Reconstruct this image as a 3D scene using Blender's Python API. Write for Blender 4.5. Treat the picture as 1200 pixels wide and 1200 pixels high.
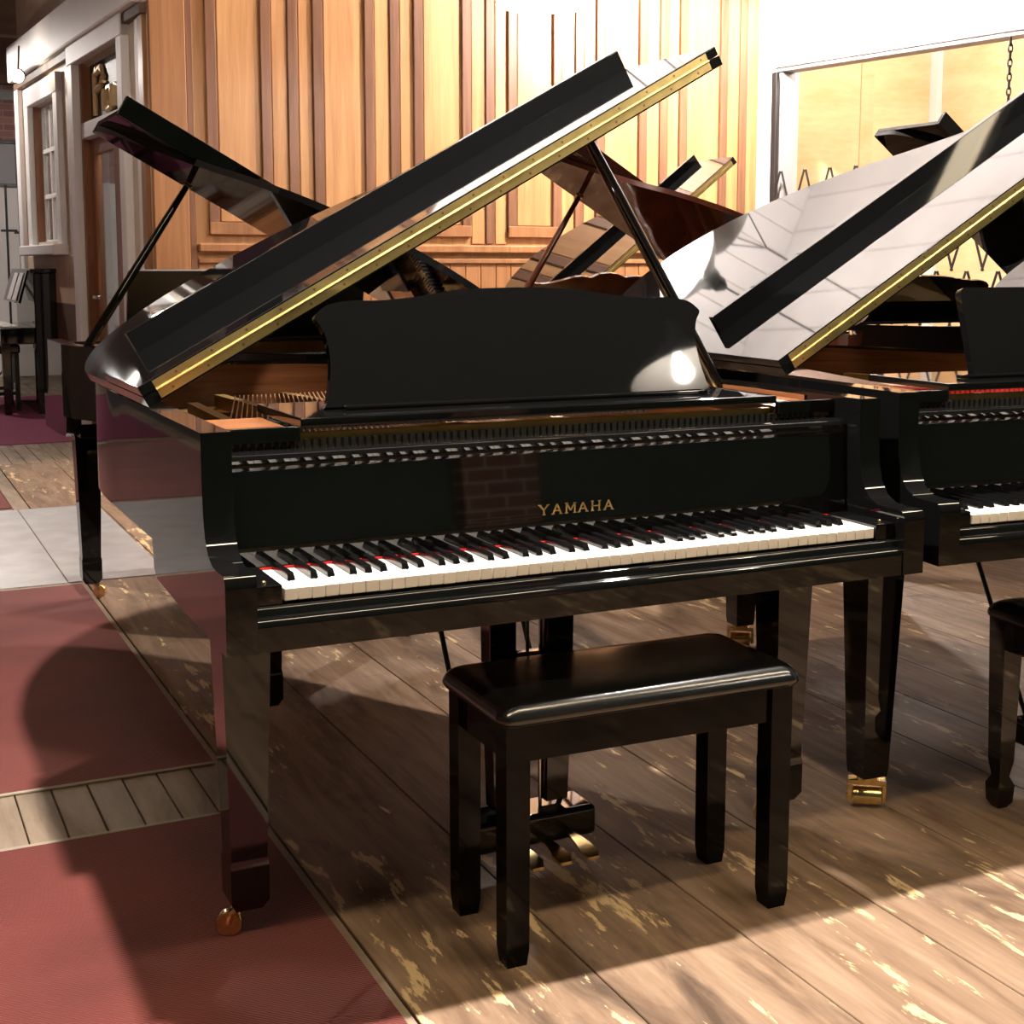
import bpy, bmesh, math, random
from math import sin, cos, pi, radians
from mathutils import Vector, Matrix

random.seed(7)
for o in list(bpy.data.objects):
    bpy.data.objects.remove(o)
S = bpy.context.scene
C = S.collection

# ------------------------------------------------------------------ camera
CAM = Vector((-1.2287, -2.152, 1.2532))
YAW, PITCH, FPX, PPX, PPY = 0.4459, 0.1187, 1616.0, 598.9, 505.06
cd = bpy.data.cameras.new('camera')
cam = bpy.data.objects.new('camera', cd)
C.objects.link(cam)
cam.location = CAM
cam.rotation_euler = (pi / 2 - PITCH, 0, -YAW)
cd.sensor_width = 36
cd.lens = FPX / 1200 * 36
cd.shift_x = (600 - PPX) / 1200
cd.shift_y = -(600 - PPY) / 1200
cd.clip_start = 0.05
S.camera = cam


def ray(u, v):
    x = (u - PPX) / FPX
    z = -(v - PPY) / FPX
    fx = cos(PITCH) + z * sin(PITCH)
    uz = z * cos(PITCH) - sin(PITCH)
    return Vector((fx * sin(YAW) + x * cos(YAW), fx * cos(YAW) - x * sin(YAW), uz))


def at_y(u, v, Y):
    d = ray(u, v)
    return CAM + d * ((Y - CAM.y) / d.y)


def at_z(u, v, Z=0.0):
    d = ray(u, v)
    return CAM + d * ((Z - CAM.z) / d.z)


def at_plane(u, v, P, n):
    d = ray(u, v)
    return CAM + d * ((P - CAM).dot(n) / d.dot(n))


# ------------------------------------------------------------------ world, exposure
w = bpy.data.worlds.new('world')
S.world = w
w.use_nodes = True
w.node_tree.nodes['Background'].inputs[0].default_value = (1.0, 0.93, 0.86, 1)
w.node_tree.nodes['Background'].inputs[1].default_value = 0.015
S.view_settings.view_transform = 'Standard'
S.view_settings.look = 'None'
S.view_settings.gamma = 1
S.view_settings.exposure = 0.0
S.view_settings.use_curve_mapping = False

WALL_Y = 7.0
WARM = (1.0, 0.87, 0.74)
NEUT = (1.0, 0.92, 0.86)
# pendants: location of the bulb, power, colour, label
PENDANTS = [
    ((2.12, 4.44, 2.66), 95, NEUT, 'white enamel pendant lamp hanging before the cedar wall above the mahogany piano'),
    ((-0.45, 0.26, 3.05), 740, NEUT, 'white enamel pendant lamp hanging over the keyboard of the lettered piano'),
    ((1.30, 0.22, 3.05), 470, NEUT, 'white enamel pendant lamp hanging over the piano with rounded music desk'),
    ((2.30, -2.30, 2.55), 18, WARM, 'white enamel pendant lamp hanging before the brick pier'),
    ((4.30, 5.70, 3.40), 950, NEUT, 'white enamel pendant lamp hanging by the white wall beside the opening'),
    ((-0.55, 6.00, 3.00), 28, WARM, 'white enamel pendant lamp hanging over the metal floor sheets'),
    ((0.55, 3.15, 3.10), 260, WARM, 'white enamel pendant lamp hanging over the black piano beside the red rug'),
    ((-0.60, 11.5, 3.20), 130, NEUT, 'added unseen pendant lamp over the purple rug, brightening the far brick wall'),  # added out of view to brighten the far brick wall
    ((1.0, 8.6, 2.9), 90, NEUT, 'added unseen pendant lamp behind the painted partition, brightening its window and door panes'),  # added behind the partition so that the panes look bright
]

ADDED_UPLIGHTS = [  # added out of view to brighten the white upper wall and ceiling
    ((1.1, 5.7, 3.42), 120, 'added unseen bowl uplighter near the painted partition, brightening the upper wall'),
    ((2.9, 5.7, 3.42), 230, 'added unseen bowl uplighter before the middle of the cedar wall, brightening the upper wall'),
    ((4.4, 4.6, 3.42), 260, 'added unseen bowl uplighter near the gated opening, brightening the ceiling'),
]

# ------------------------------------------------------------------ materials
MATS = {}


def new_mat(name):
    m = bpy.data.materials.new(name)
    m.use_nodes = True
    nt = m.node_tree
    b = nt.nodes['Principled BSDF']
    MATS[name] = m
    return m, nt, b


def simple(name, col, rough=0.5, metal=0.0, coat=0.0, spec=0.5, noise=0.0, nscale=20.0):
    m, nt, b = new_mat(name)
    b.inputs['Base Color'].default_value = (*col, 1)
    b.inputs['Roughness'].default_value = rough
    b.inputs['Metallic'].default_value = metal
    b.inputs['Coat Weight'].default_value = coat
    b.inputs['Coat Roughness'].default_value = 0.015
    b.inputs['Specular IOR Level'].default_value = spec
    if noise > 0:
        g = nt.nodes.new('ShaderNodeNewGeometry')
        n = nt.nodes.new('ShaderNodeTexNoise')
        n.inputs['Scale'].default_value = nscale
        n.inputs['Detail'].default_value = 5
        nt.links.new(g.outputs['Position'], n.inputs['Vector'])
        r = nt.nodes.new('ShaderNodeValToRGB')
        r.color_ramp.elements[0].position = 0.3
        r.color_ramp.elements[1].position = 0.7
        r.color_ramp.elements[0].color = (*[c * (1 - noise) for c in col], 1)
        r.color_ramp.elements[1].color = (*[min(1, c * (1 + noise)) for c in col], 1)
        nt.links.new(n.outputs['Fac'], r.inputs['Fac'])
        nt.links.new(r.outputs['Color'], b.inputs['Base Color'])
    return m


def wood(name, c1, c2, stretch=(1, 1, 0.06), scale=14, rough=0.35, coat=0.0, rnd=0.12, bump=0.02):
    m, nt, b = new_mat(name)
    L = nt.links.new
    g = nt.nodes.new('ShaderNodeNewGeometry')
    oi = nt.nodes.new('ShaderNodeObjectInfo')
    mp = nt.nodes.new('ShaderNodeVectorMath'); mp.operation = 'MULTIPLY'
    mp.inputs[1].default_value = stretch
    L(g.outputs['Position'], mp.inputs[0])
    ad = nt.nodes.new('ShaderNodeVectorMath'); ad.operation = 'ADD'
    cb = nt.nodes.new('ShaderNodeMath'); cb.operation = 'MULTIPLY'; cb.inputs[1].default_value = 37.0
    L(oi.outputs['Random'], cb.inputs[0])
    L(mp.outputs[0], ad.inputs[0]); L(cb.outputs[0], ad.inputs[1])
    n1 = nt.nodes.new('ShaderNodeTexNoise')
    n1.inputs['Scale'].default_value = scale
    n1.inputs['Detail'].default_value = 6
    n1.inputs['Distortion'].default_value = 1.2
    L(ad.outputs[0], n1.inputs['Vector'])
    n2 = nt.nodes.new('ShaderNodeTexNoise')
    n2.inputs['Scale'].default_value = scale * 9
    n2.inputs['Detail'].default_value = 3
    L(ad.outputs[0], n2.inputs['Vector'])
    mx = nt.nodes.new('ShaderNodeMath'); mx.operation = 'MULTIPLY_ADD'
    mx.inputs[1].default_value = 0.35; 
    L(n2.outputs['Fac'], mx.inputs[0]); L(n1.outputs['Fac'], mx.inputs[2])
    r = nt.nodes.new('ShaderNodeValToRGB')
    r.color_ramp.elements[0].position = 0.48
    r.color_ramp.elements[1].position = 0.86
    r.color_ramp.elements[0].color = (*c1, 1)
    r.color_ramp.elements[1].color = (*c2, 1)
    L(mx.outputs[0], r.inputs['Fac'])
    hv = nt.nodes.new('ShaderNodeHueSaturation')
    mr = nt.nodes.new('ShaderNodeMapRange')
    mr.inputs['To Min'].default_value = 1 - rnd
    mr.inputs['To Max'].default_value = 1 + rnd
    L(oi.outputs['Random'], mr.inputs['Value'])
    L(mr.outputs[0], hv.inputs['Value'])
    L(r.outputs['Color'], hv.inputs['Color'])
    L(hv.outputs['Color'], b.inputs['Base Color'])
    b.inputs['Roughness'].default_value = rough
    b.inputs['Coat Weight'].default_value = coat
    b.inputs['Coat Roughness'].default_value = 0.04
    bp = nt.nodes.new('ShaderNodeBump')
    bp.inputs['Strength'].default_value = bump * 5
    bp.inputs['Distance'].default_value = 0.002
    L(n2.outputs['Fac'], bp.inputs['Height'])
    L(bp.outputs[0], b.inputs['Normal'])
    return m


def emit(name, col, strength):
    m, nt, b = new_mat(name)
    b.inputs['Base Color'].default_value = (*col, 1)
    b.inputs['Emission Color'].default_value = (*col, 1)
    b.inputs['Emission Strength'].default_value = strength
    return m


simple('black_lacquer', (0.0035, 0.0035, 0.0035), 0.03, 0, 0, 0.5)
MATS['black_lacquer'].node_tree.nodes['Principled BSDF'].inputs['IOR'].default_value = 1.55
simple('black_satin', (0.006, 0.006, 0.006), 0.28)
simple('black_iron', (0.012, 0.012, 0.013), 0.45)
simple('black_leather', (0.005, 0.005, 0.005), 0.21, spec=1.0, noise=0.2, nscale=180)
simple('ebony', (0.004, 0.004, 0.004), 0.14)
simple('ivory', (0.82, 0.79, 0.72), 0.18)
simple('brass', (0.83, 0.63, 0.28), 0.22, 1.0, noise=0.15, nscale=60)
simple('hinge_brass', (0.80, 0.62, 0.26), 0.33, 1.0, noise=0.12, nscale=25)
simple('gold_paint', (0.46, 0.30, 0.10), 0.36, 0.75, noise=0.1, nscale=30)
simple('copper', (0.42, 0.24, 0.14), 0.35, 1.0)
simple('steel', (0.55, 0.54, 0.52), 0.25, 1.0)
simple('red_felt', (0.55, 0.02, 0.015), 0.95)
simple('white_paint', (0.80, 0.77, 0.76), 0.55, noise=0.03, nscale=4)
simple('cream_paint', (0.62, 0.52, 0.42), 0.55, noise=0.08, nscale=5)
simple('tan_paint', (0.62, 0.47, 0.32), 0.55, noise=0.06, nscale=5)
simple('dark_ceiling', (0.16, 0.13, 0.11), 0.8, noise=0.1, nscale=3)
simple('dark_green', (0.035, 0.080, 0.060), 0.7, noise=0.15, nscale=3)
simple('dark_plaster', (0.05, 0.047, 0.045), 0.75, noise=0.1, nscale=3)
simple('enamel_white', (0.85, 0.83, 0.80), 0.25)
simple('enamel_dark', (0.05, 0.06, 0.055), 0.3)
simple('galvanised', (0.70, 0.69, 0.70), 0.30, 0.6, noise=0.12, nscale=7)
simple('rug_binding', (0.36, 0.30, 0.23), 0.8)
simple('sign_black', (0.012, 0.012, 0.012), 0.5)
simple('sign_gold', (0.75, 0.55, 0.28), 0.4, 0.3)
simple('felt_black', (0.01, 0.01, 0.01), 0.9)
simple('purple_rug', (0.20, 0.035, 0.085), 0.95, noise=0.12, nscale=30)
simple('grey_paint', (0.30, 0.30, 0.31), 0.5)
wood('spruce', (0.42, 0.25, 0.11), (0.58, 0.38, 0.18), (1, 1, 1), 6, 0.4)
wood('inner_wood', (0.12, 0.045, 0.018), (0.22, 0.085, 0.034), (0.3, 0.3, 6), 5, 0.25)
wood('mahogany', (0.045, 0.012, 0.007), (0.085, 0.024, 0.012), (1, 1, 0.2), 8, 0.06, 0.3, 0.0, 0.0)
wood('cedar_light', (0.40, 0.185, 0.068), (0.56, 0.295, 0.120), (1.6, 1, 0.07), 8, 0.42, rnd=0.10)
wood('cedar_dark', (0.15, 0.062, 0.030), (0.23, 0.105, 0.052), (1.6, 1, 0.07), 9, 0.42, rnd=0.08)
wood('cedar_mid', (0.26, 0.11, 0.042), (0.38, 0.175, 0.07), (1.6, 1, 0.07), 9, 0.42, rnd=0.08)
wood('door_wood', (0.20, 0.075, 0.03), (0.30, 0.12, 0.05), (1.5, 1.5, 0.08), 9, 0.35)
wood('ply_yellow', (0.72, 0.47, 0.24), (0.84, 0.62, 0.38), (0.4, 0.4, 1.5), 2.2, 0.5, rnd=0.03)
wood('brown_beam', (0.10, 0.055, 0.035), (0.17, 0.095, 0.06), (0.2, 1, 1), 9, 0.6)


def floor_mat(name, ca, cb, chip, amt, rough):
    m, nt, b = new_mat(name)
    L = nt.links.new
    g = nt.nodes.new('ShaderNodeNewGeometry')
    oi = nt.nodes.new('ShaderNodeObjectInfo')

    def noise(stretch, scale, detail, dist=0.0, seed=0.0):
        mp = nt.nodes.new('ShaderNodeVectorMath'); mp.operation = 'MULTIPLY'
        mp.inputs[1].default_value = stretch
        L(g.outputs['Position'], mp.inputs[0])
        ad = nt.nodes.new('ShaderNodeVectorMath'); ad.operation = 'ADD'
        ad.inputs[1].default_value = (seed, seed * 0.7, seed * 1.3)
        L(mp.outputs[0], ad.inputs[0])
        n = nt.nodes.new('ShaderNodeTexNoise')
        n.inputs['Scale'].default_value = scale
        n.inputs['Detail'].default_value = detail
        n.inputs['Roughness'].default_value = 0.65
        n.inputs['Distortion'].default_value = dist
        L(ad.outputs[0], n.inputs['Vector'])
        return n.outputs['Fac']

    def ramp(f, p0, p1, c0, c1):
        r = nt.nodes.new('ShaderNodeValToRGB')
        r.color_ramp.elements[0].position = p0
        r.color_ramp.elements[1].position = p1
        r.color_ramp.elements[0].color = (*c0, 1)
        r.color_ramp.elements[1].color = (*c1, 1)
        L(f, r.inputs['Fac'])
        return r.outputs['Color']

    def mix(f, a, bb):
        x = nt.nodes.new('ShaderNodeMix'); x.data_type = 'RGBA'
        L(f, x.inputs[0]); L(a, x.inputs[6]); L(bb, x.inputs[7])
        return x.outputs[2]
    base = ramp(noise((1, 0.10, 1), 22, 6, 0.6), 0.33, 0.68, ca, cb)
    dark = ramp(noise((1, 0.3, 1), 5, 5, 0.8, 4.0), 0.52, 0.72, (0, 0, 0), (1, 1, 1))
    dc = nt.nodes.new('ShaderNodeRGB'); dc.outputs[0].default_value = (*[c * 0.45 for c in ca], 1)
    base = mix(dark, base, dc.outputs[0])
    # chips where the paint is worn through, long with the grain
    big = noise((1, 0.35, 1), 2.3, 2, 0.0, 9.0)
    fine = noise((1, 0.22, 1), 26, 8, 0.25, 2.0)
    am = nt.nodes.new('ShaderNodeMath'); am.operation = 'MULTIPLY_ADD'
    am.inputs[1].default_value = 0.55
    L(big, am.inputs[0]); L(fine, am.inputs[2])
    mask = ramp(am.outputs[0], amt, amt + 0.035, (0, 0, 0), (1, 1, 1))
    cc = ramp(fine, 0.4, 0.8, [c * 0.75 for c in chip], chip)
    col = mix(mask, base, cc)
    L(col, b.inputs['Base Color'])
    rr = ramp(noise((1, 0.3, 1), 9, 4, 0, 6.0), 0.3, 0.7, (rough - 0.10,) * 3, (rough + 0.16,) * 3)
    L(rr, b.inputs['Roughness'])
    b.inputs['Specular IOR Level'].default_value = 0.28
    bp = nt.nodes.new('ShaderNodeBump')
    bp.inputs['Strength'].default_value = 0.35
    bp.inputs['Distance'].default_value = 0.002
    L(am.outputs[0], bp.inputs['Height'])
    L(bp.outputs[0], b.inputs['Normal'])
    return m


floor_mat('floor_brown', (0.16, 0.095, 0.056), (0.32, 0.215, 0.14), (0.72, 0.52, 0.28), 0.885, 0.55)
floor_mat('floor_grey', (0.21, 0.155, 0.105), (0.33, 0.25, 0.18), (0.50, 0.38, 0.25), 0.96, 0.50)


def rug_mat(name, c1, c2):
    m, nt, b = new_mat(name)
    L = nt.links.new
    g = nt.nodes.new('ShaderNodeNewGeometry')
    n = nt.nodes.new('ShaderNodeTexNoise'); n.inputs['Scale'].default_value = 3; n.inputs['Detail'].default_value = 6
    L(g.outputs['Position'], n.inputs['Vector'])
    wv = nt.nodes.new('ShaderNodeTexWave'); wv.bands_direction = 'DIAGONAL'
    wv.inputs['Scale'].default_value = 70; wv.inputs['Distortion'].default_value = 2
    L(g.outputs['Position'], wv.inputs['Vector'])
    r = nt.nodes.new('ShaderNodeValToRGB')
    r.color_ramp.elements[0].position = 0.3; r.color_ramp.elements[1].position = 0.75
    r.color_ramp.elements[0].color = (*c1, 1); r.color_ramp.elements[1].color = (*c2, 1)
    L(n.outputs['Fac'], r.inputs['Fac'])
    L(r.outputs['Color'], b.inputs['Base Color'])
    b.inputs['Roughness'].default_value = 0.95
    b.inputs['Sheen Weight'].default_value = 0.15
    bp = nt.nodes.new('ShaderNodeBump'); bp.inputs['Strength'].default_value = 0.5; bp.inputs['Distance'].default_value = 0.002
    L(wv.outputs['Fac'], bp.inputs['Height']); L(bp.outputs[0], b.inputs['Normal'])
    return m


rug_mat('red_rug', (0.115, 0.018, 0.013), (0.18, 0.033, 0.024))


def brick_mat(name, c1, c2, mortar, sc):
    m, nt, b = new_mat(name)
    L = nt.links.new
    tc = nt.nodes.new('ShaderNodeTexCoord')
    sp = nt.nodes.new('ShaderNodeSeparateXYZ'); L(tc.outputs['Object'], sp.inputs[0])
    cb = nt.nodes.new('ShaderNodeCombineXYZ')
    L(sp.outputs['X'], cb.inputs['X']); L(sp.outputs['Z'], cb.inputs['Y'])
    bt = nt.nodes.new('ShaderNodeTexBrick')
    bt.inputs['Scale'].default_value = sc
    bt.inputs['Color1'].default_value = (*c1, 1); bt.inputs['Color2'].default_value = (*c2, 1)
    bt.inputs['Mortar'].default_value = (*mortar, 1)
    bt.inputs['Mortar Size'].default_value = 0.006
    bt.inputs['Brick Width'].default_value = 0.22; bt.inputs['Row Height'].default_value = 0.075
    L(cb.outputs[0], bt.inputs['Vector'])
    L(bt.outputs['Color'], b.inputs['Base Color'])
    b.inputs['Roughness'].default_value = 0.85
    return m


brick_mat('brick_far', (0.24, 0.11, 0.10), (0.34, 0.17, 0.15), (0.36, 0.25, 0.22), 1.0)
brick_mat('brick_pier', (0.24, 0.085, 0.06), (0.38, 0.15, 0.10), (0.75, 0.64, 0.55), 0.90)
m, nt, b = new_mat('window_glass')
b.inputs['Base Color'].default_value = (0.75, 0.80, 0.80, 1)
b.inputs['Roughness'].default_value = 0.015
b.inputs['Transmission Weight'].default_value = 0.9
b.inputs['IOR'].default_value = 1.2
emit('bulb_glow', (1.0, 0.93, 0.82), 60)
emit('tube_glow', (1.0, 0.82, 0.56), 46)
emit('spot_glow', (1.0, 0.85, 0.62), 45)


# ------------------------------------------------------------------ mesh helpers
def finish(name, bm, mat, parent=None, loc=None, rot=None, smooth=35, wn=True):
    bmesh.ops.recalc_face_normals(bm, faces=bm.faces)
    me = bpy.data.meshes.new(name)
    bm.to_mesh(me)
    bm.free()
    me.materials.append(MATS[mat])
    if smooth:
        me.polygons.foreach_set('use_smooth', [True] * len(me.polygons))
        me.set_sharp_from_angle(angle=radians(smooth))
    o = bpy.data.objects.new(name, me)
    C.objects.link(o)
    if smooth and wn:
        md = o.modifiers.new('flat_faces', 'WEIGHTED_NORMAL')
        md.weight = 80
        md.keep_sharp = True
    if parent is not None:
        o.parent = parent
    if loc is not None:
        o.location = loc
    if rot is not None:
        o.rotation_euler = rot
    return o


def inst(name, me, parent, loc, rot=None):
    o = bpy.data.objects.new(name, me)
    C.objects.link(o)
    o.parent = parent
    o.location = loc
    if rot:
        o.rotation_euler = rot
    return o


def thing(name, label, cat, loc=(0, 0, 0), rz=0.0, group=None):
    o = bpy.data.objects.new(name, None)
    C.objects.link(o)
    o.empty_display_size = 0.1
    o.location = loc
    o.rotation_euler = (0, 0, rz)
    return tag(o, label, cat, group)


def tag(o, label, cat, group=None):
    o['label'] = label
    o['category'] = cat
    if group:
        o['group'] = group
    return o


def struct(o):
    o['kind'] = 'structure'
    return o


def NB():
    return bmesh.new()


def box(bm, x0, x1, y0, y1, z0, z1, bev=0.0, seg=2):
    r = bmesh.ops.create_cube(bm, size=1.0)
    vs = r['verts']
    for v in vs:
        v.co = Vector(((x0 + x1) / 2 + v.co.x * (x1 - x0), (y0 + y1) / 2 + v.co.y * (y1 - y0), (z0 + z1) / 2 + v.co.z * (z1 - z0)))
    if bev > 0:
        es = list({e for v in vs for e in v.link_edges})
        bmesh.ops.bevel(bm, geom=es, offset=bev, segments=seg, profile=0.5, affect='EDGES')
    return vs


def loft(bm, rings, cap=True):
    rows = [[bm.verts.new(p) for p in ring] for ring in rings]
    n = len(rows[0])
    for a, b_ in zip(rows[:-1], rows[1:]):
        for i in range(n):
            j = (i + 1) % n
            bm.faces.new((a[i], a[j], b_[j], b_[i]))
    if cap:
        bm.faces.new(rows[0][::-1])
        bm.faces.new(rows[-1])
    return rows


def rect_ring(cx, cy, hx, hy, z):
    return [(cx - hx, cy - hy, z), (cx + hx, cy - hy, z), (cx + hx, cy + hy, z), (cx - hx, cy + hy, z)]


def tube(bm, p, q, r0, r1=None, n=10):
    r1 = r0 if r1 is None else r1
    p, q = Vector(p), Vector(q)
    d = (q - p).normalized()
    a = d.orthogonal().normalized()
    b_ = d.cross(a)
    R = lambda c, r: [c + a * (r * cos(2 * pi * i / n)) + b_ * (r * sin(2 * pi * i / n)) for i in range(n)]
    loft(bm, [R(p, r0), R(q, r1)])


def path_tube(bm, pts, r, n=8):
    pts = [Vector(p) for p in pts]
    rings = []
    a = None
    for i, p in enumerate(pts):
        d = (pts[min(i + 1, len(pts) - 1)] - pts[max(i - 1, 0)]).normalized()
        a = d.orthogonal().normalized() if a is None else (a - d * a.dot(d)).normalized()
        b_ = d.cross(a)
        rings.append([p + a * (r * cos(2 * pi * k / n)) + b_ * (r * sin(2 * pi * k / n)) for k in range(n)])
    loft(bm, rings)


def lathe(bm, prof, n=28, axis=Vector((0, 0, 0))):
    rings = []
    for r, z in prof:
        rings.append([axis + Vector((r * cos(2 * pi * i / n), r * sin(2 * pi * i / n), z)) for i in range(n)])
    loft(bm, rings, cap=True)


def bevel_sharp(bm, off, seg=2, ang=40):
    es = [e for e in bm.edges if len(e.link_faces) == 2 and e.calc_face_angle(0) > radians(ang)]
    if es:
        bmesh.ops.bevel(bm, geom=es, offset=off, segments=seg, profile=0.5, affect='EDGES', clamp_overlap=True)


def prism(bm, pts, a0, a1, plane='xy'):
    """polygon pts extruded between a0 and a1 along the third axis"""
    def P(p, a):
        if plane == 'xy':
            return (p[0], p[1], a)
        if plane == 'yz':
            return (a, p[0], p[1])
        return (p[0], a, p[1])
    loft(bm, [[P(p, a0) for p in pts], [P(p, a1) for p in pts]])


def catmull(P, k=6):
    out = []
    n = len(P)
    for i in range(n - 1):
        p0, p1, p2, p3 = P[max(i - 1, 0)], P[i], P[i + 1], P[min(i + 2, n - 1)]
        for j in range(k):
            t = j / k
            out.append(tuple(0.5 * ((2 * b_) + (-a + c) * t + (2 * a - 5 * b_ + 4 * c - d) * t * t + (-a + 3 * b_ - 3 * c + d) * t ** 3)
                             for a, b_, c, d in zip(p0, p1, p2, p3)))
    out.append(tuple(P[-1]))
    return out


# ------------------------------------------------------------------ grand piano
PW = 0.7155        # half width of the case
RIM_Z = 0.979
RIM_B = 0.722


def rim_outline(L, y0):
    """outer outline from the bass front round the tail to the treble front; L = y of the tail"""
    k = L / 1.83
    ctl = [(-PW, y0), (-PW, 0.5), (-PW, 0.85 * k), (-PW, 1.10 * k), (-0.700, 1.30 * k), (-0.655, 1.50 * k), (-0.575, 1.66 * k), (-0.455, 1.775 * k),
           (-0.30, 1.83 * k), (-0.13, 1.815 * k), (0.03, 1.735 * k), (0.17, 1.60 * k), (0.29, 1.42 * k), (0.40, 1.20 * k),
           (0.52, 1.00 * k), (0.635, 0.83 * k), (0.695, 0.69 * k), (PW, 0.56 * k), (PW, 0.45), (PW, y0)]
    return catmull(ctl, 5)


def offset_poly(pts, t):
    out = []
    for i, p in enumerate(pts):
        a = Vector(pts[max(i - 1, 0)])
        b_ = Vector(pts[min(i + 1, len(pts) - 1)])
        d = (b_ - a).normalized()
        nrm = Vector((-d.y, d.x))
        out.append((p[0] + nrm.x * t, p[1] + nrm.y * t))
    return out


WK = None
BK = None


def key_meshes():
    global WK, BK
    if WK:
        return
    bm = NB(); box(bm, -0.01125, 0.01125, 0, 0.158, -0.021, 0, 0.0012, 1)
    o = finish('white_key', bm, 'ivory'); WK = o.data; bpy.data.objects.remove(o)
    bm = NB()
    loft(bm, [[(-0.0068, 0, -0.004), (0.0068, 0, -0.004), (0.0068, 0.1, -0.004), (-0.0068, 0.1, -0.004)],
              [(-0.0066, 0.001, 0.003), (0.0066, 0.001, 0.003), (0.0066, 0.1, 0.003), (-0.0066, 0.1, 0.003)],
              [(-0.0052, 0.007, 0.0125), (0.0052, 0.007, 0.0125), (0.0052, 0.1, 0.0125), (-0.0052, 0.1, 0.0125)]])
    bevel_sharp(bm, 0.0012, 2)
    o = finish('black_key', bm, 'ebony'); BK = o.data; bpy.data.objects.remove(o)


def letters(parent, text, x0, x1, z0, z1, y):
    ST = {'Y': [((0, 1), (.4, .48)), ((.8, 1), (.4, .48)), ((.4, .5), (.4, 0))],
          'A': [((.02, 0), (.4, 1)), ((.78, 0), (.4, 1)), ((.16, .33), (.64, .33))],
          'M': [((.05, 0), (.05, 1)), ((.85, 0), (.85, 1)), ((.05, 1), (.45, .25)), ((.85, 1), (.45, .25))],
          'H': [((.06, 0), (.06, 1)), ((.74, 0), (.74, 1)), ((.06, .5), (.74, .5))]}
    SF = {'Y': [(0, 1), (.8, 1), (.4, 0)], 'A': [(.02, 0), (.78, 0)], 'M': [(.05, 0), (.85, 0), (.05, 1), (.85, 1)],
          'H': [(.06, 0), (.74, 0), (.06, 1), (.74, 1)]}
    bm = NB()
    n = len(text)
    pitch = (x1 - x0) / (n - 0.36)
    lw = pitch * 0.68
    h = z1 - z0
    for i, ch in enumerate(text):
        ox = x0 + i * pitch
        def P(p, dx=0, dz=0):
            return (ox + p[0] * lw / 0.85 + dx, y, z0 + p[1] * h + dz)
        for a, c in ST[ch]:
            pa, pc = Vector(P(a)), Vector(P(c))
            d = (pc - pa).normalized()
            wdt = 0.0016 if abs(d.z) > 0.3 else 0.0011
            nn = Vector((d.z, 0, -d.x)) * wdt
            q = [pa - nn, pa + nn, pc + nn, pc - nn]
            loft(bm, [[tuple(v) for v in q], [(v.x, v.y + 0.004, v.z) for v in q]])
        for a in SF[ch]:
            pa = Vector(P(a))
            box(bm, pa.x - 0.0036, pa.x + 0.0036, y, y + 0.004, pa.z - 0.0008, pa.z + 0.0008)
    return finish('lettering', bm, 'brass', parent)


def caster_small(parent, x, y, ang, k=1.0):
    """brass single-wheel caster, contact at z = 0.003"""
    bm = NB()
    tube(bm, (0, 0, 0.075), (0, 0, 0.055), 0.016)
    # curved fork
    pts = [(0, 0, 0.062), (-0.010, 0, 0.060), (-0.026, 0, 0.048), (-0.032, 0, 0.030)]
    for s in (-0.013, 0.013):
        path_tube(bm, [(p[0], p[1] + s, p[2]) for p in pts], 0.006, 8)
    tube(bm, (-0.032, -0.020, 0.026), (-0.032, 0.020, 0.026), 0.006)
    r = [(0.004, -0.011), (0.023, -0.011), (0.025, -0.008), (0.025, 0.008), (0.023, 0.011), (0.004, 0.011)]
    n = 22
    loft(bm, [[(-0.032 + a * cos(2 * pi * i / n), z, 0.0265 + a * sin(2 * pi * i / n)) for i in range(n)] for a, z in r])
    o = finish('caster', bm, 'brass', parent, (x, y, 0), (0, 0, ang))
    o['label'] = 'polished brass wheel caster'
    return o


def caster_double(parent, x, y, ang):
    """brass roller in a square frame"""
    bm = NB()
    box(bm, -0.022, 0.022, -0.022, 0.022, 0.066, 0.092, 0.002)
    box(bm, -0.043, 0.043, -0.017, 0.017, 0.056, 0.067, 0.002)
    for s in (-1, 1):
        box(bm, s * 0.039 - 0.005, s * 0.039 + 0.005, -0.017, 0.017, 0.014, 0.0575, 0.002)
    tube(bm, (-0.045, 0, 0.024), (0.045, 0, 0.024), 0.006)
    tube(bm, (-0.031, 0, 0.0255), (0.031, 0, 0.0255), 0.0225, None, 28)
    return finish('caster', bm, 'brass', parent, (x, y, 0), (0, 0, ang))


def square_leg(bm, x, y, z0, z1, top, bot, block=True):
    rings = []
    if not block:
        loft(bm, [rect_ring(x, y, h, h, zz) for zz, h in ((z1, top), (z0 + 0.02, bot), (z0, bot - 0.002))])
        bevel_sharp(bm, 0.003, 2, 60)
        return
    foot = z0 + 0.085
    for zz, h in ((z1, top), (foot + 0.02, bot), (foot + 0.005, bot + 0.0025), (foot, bot + 0.0025), (z0 + 0.02, bot + 0.002), (z0, bot - 0.009)):
        rings.append(rect_ring(x, y, h, h, zz))
    loft(bm, rings)
    bevel_sharp(bm, 0.004, 2, 60)


def desk_scallop(hw, h):
    half = [(0, h), (0.12 * hw / .43, h * 0.985), (0.22 * hw / .43, h * 0.925), (0.30 * hw / .43, h * 0.895), (0.36 * hw / .43, h * 0.895),
            (0.405 * hw / .43, h * 0.86), (0.428 * hw / .43, h * 0.79), (0.432 * hw / .43, h * 0.745), (0.420 * hw / .43, h * 0.66),
            (0.412 * hw / .43, h * 0.5), (0.413 * hw / .43, h * 0.3), (0.424 * hw / .43, h * 0.08), (0.432 * hw / .43, 0)]
    r = catmull(half, 4)
    return r + [(-x, z) for x, z in r[::-1][0:-1]]


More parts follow.
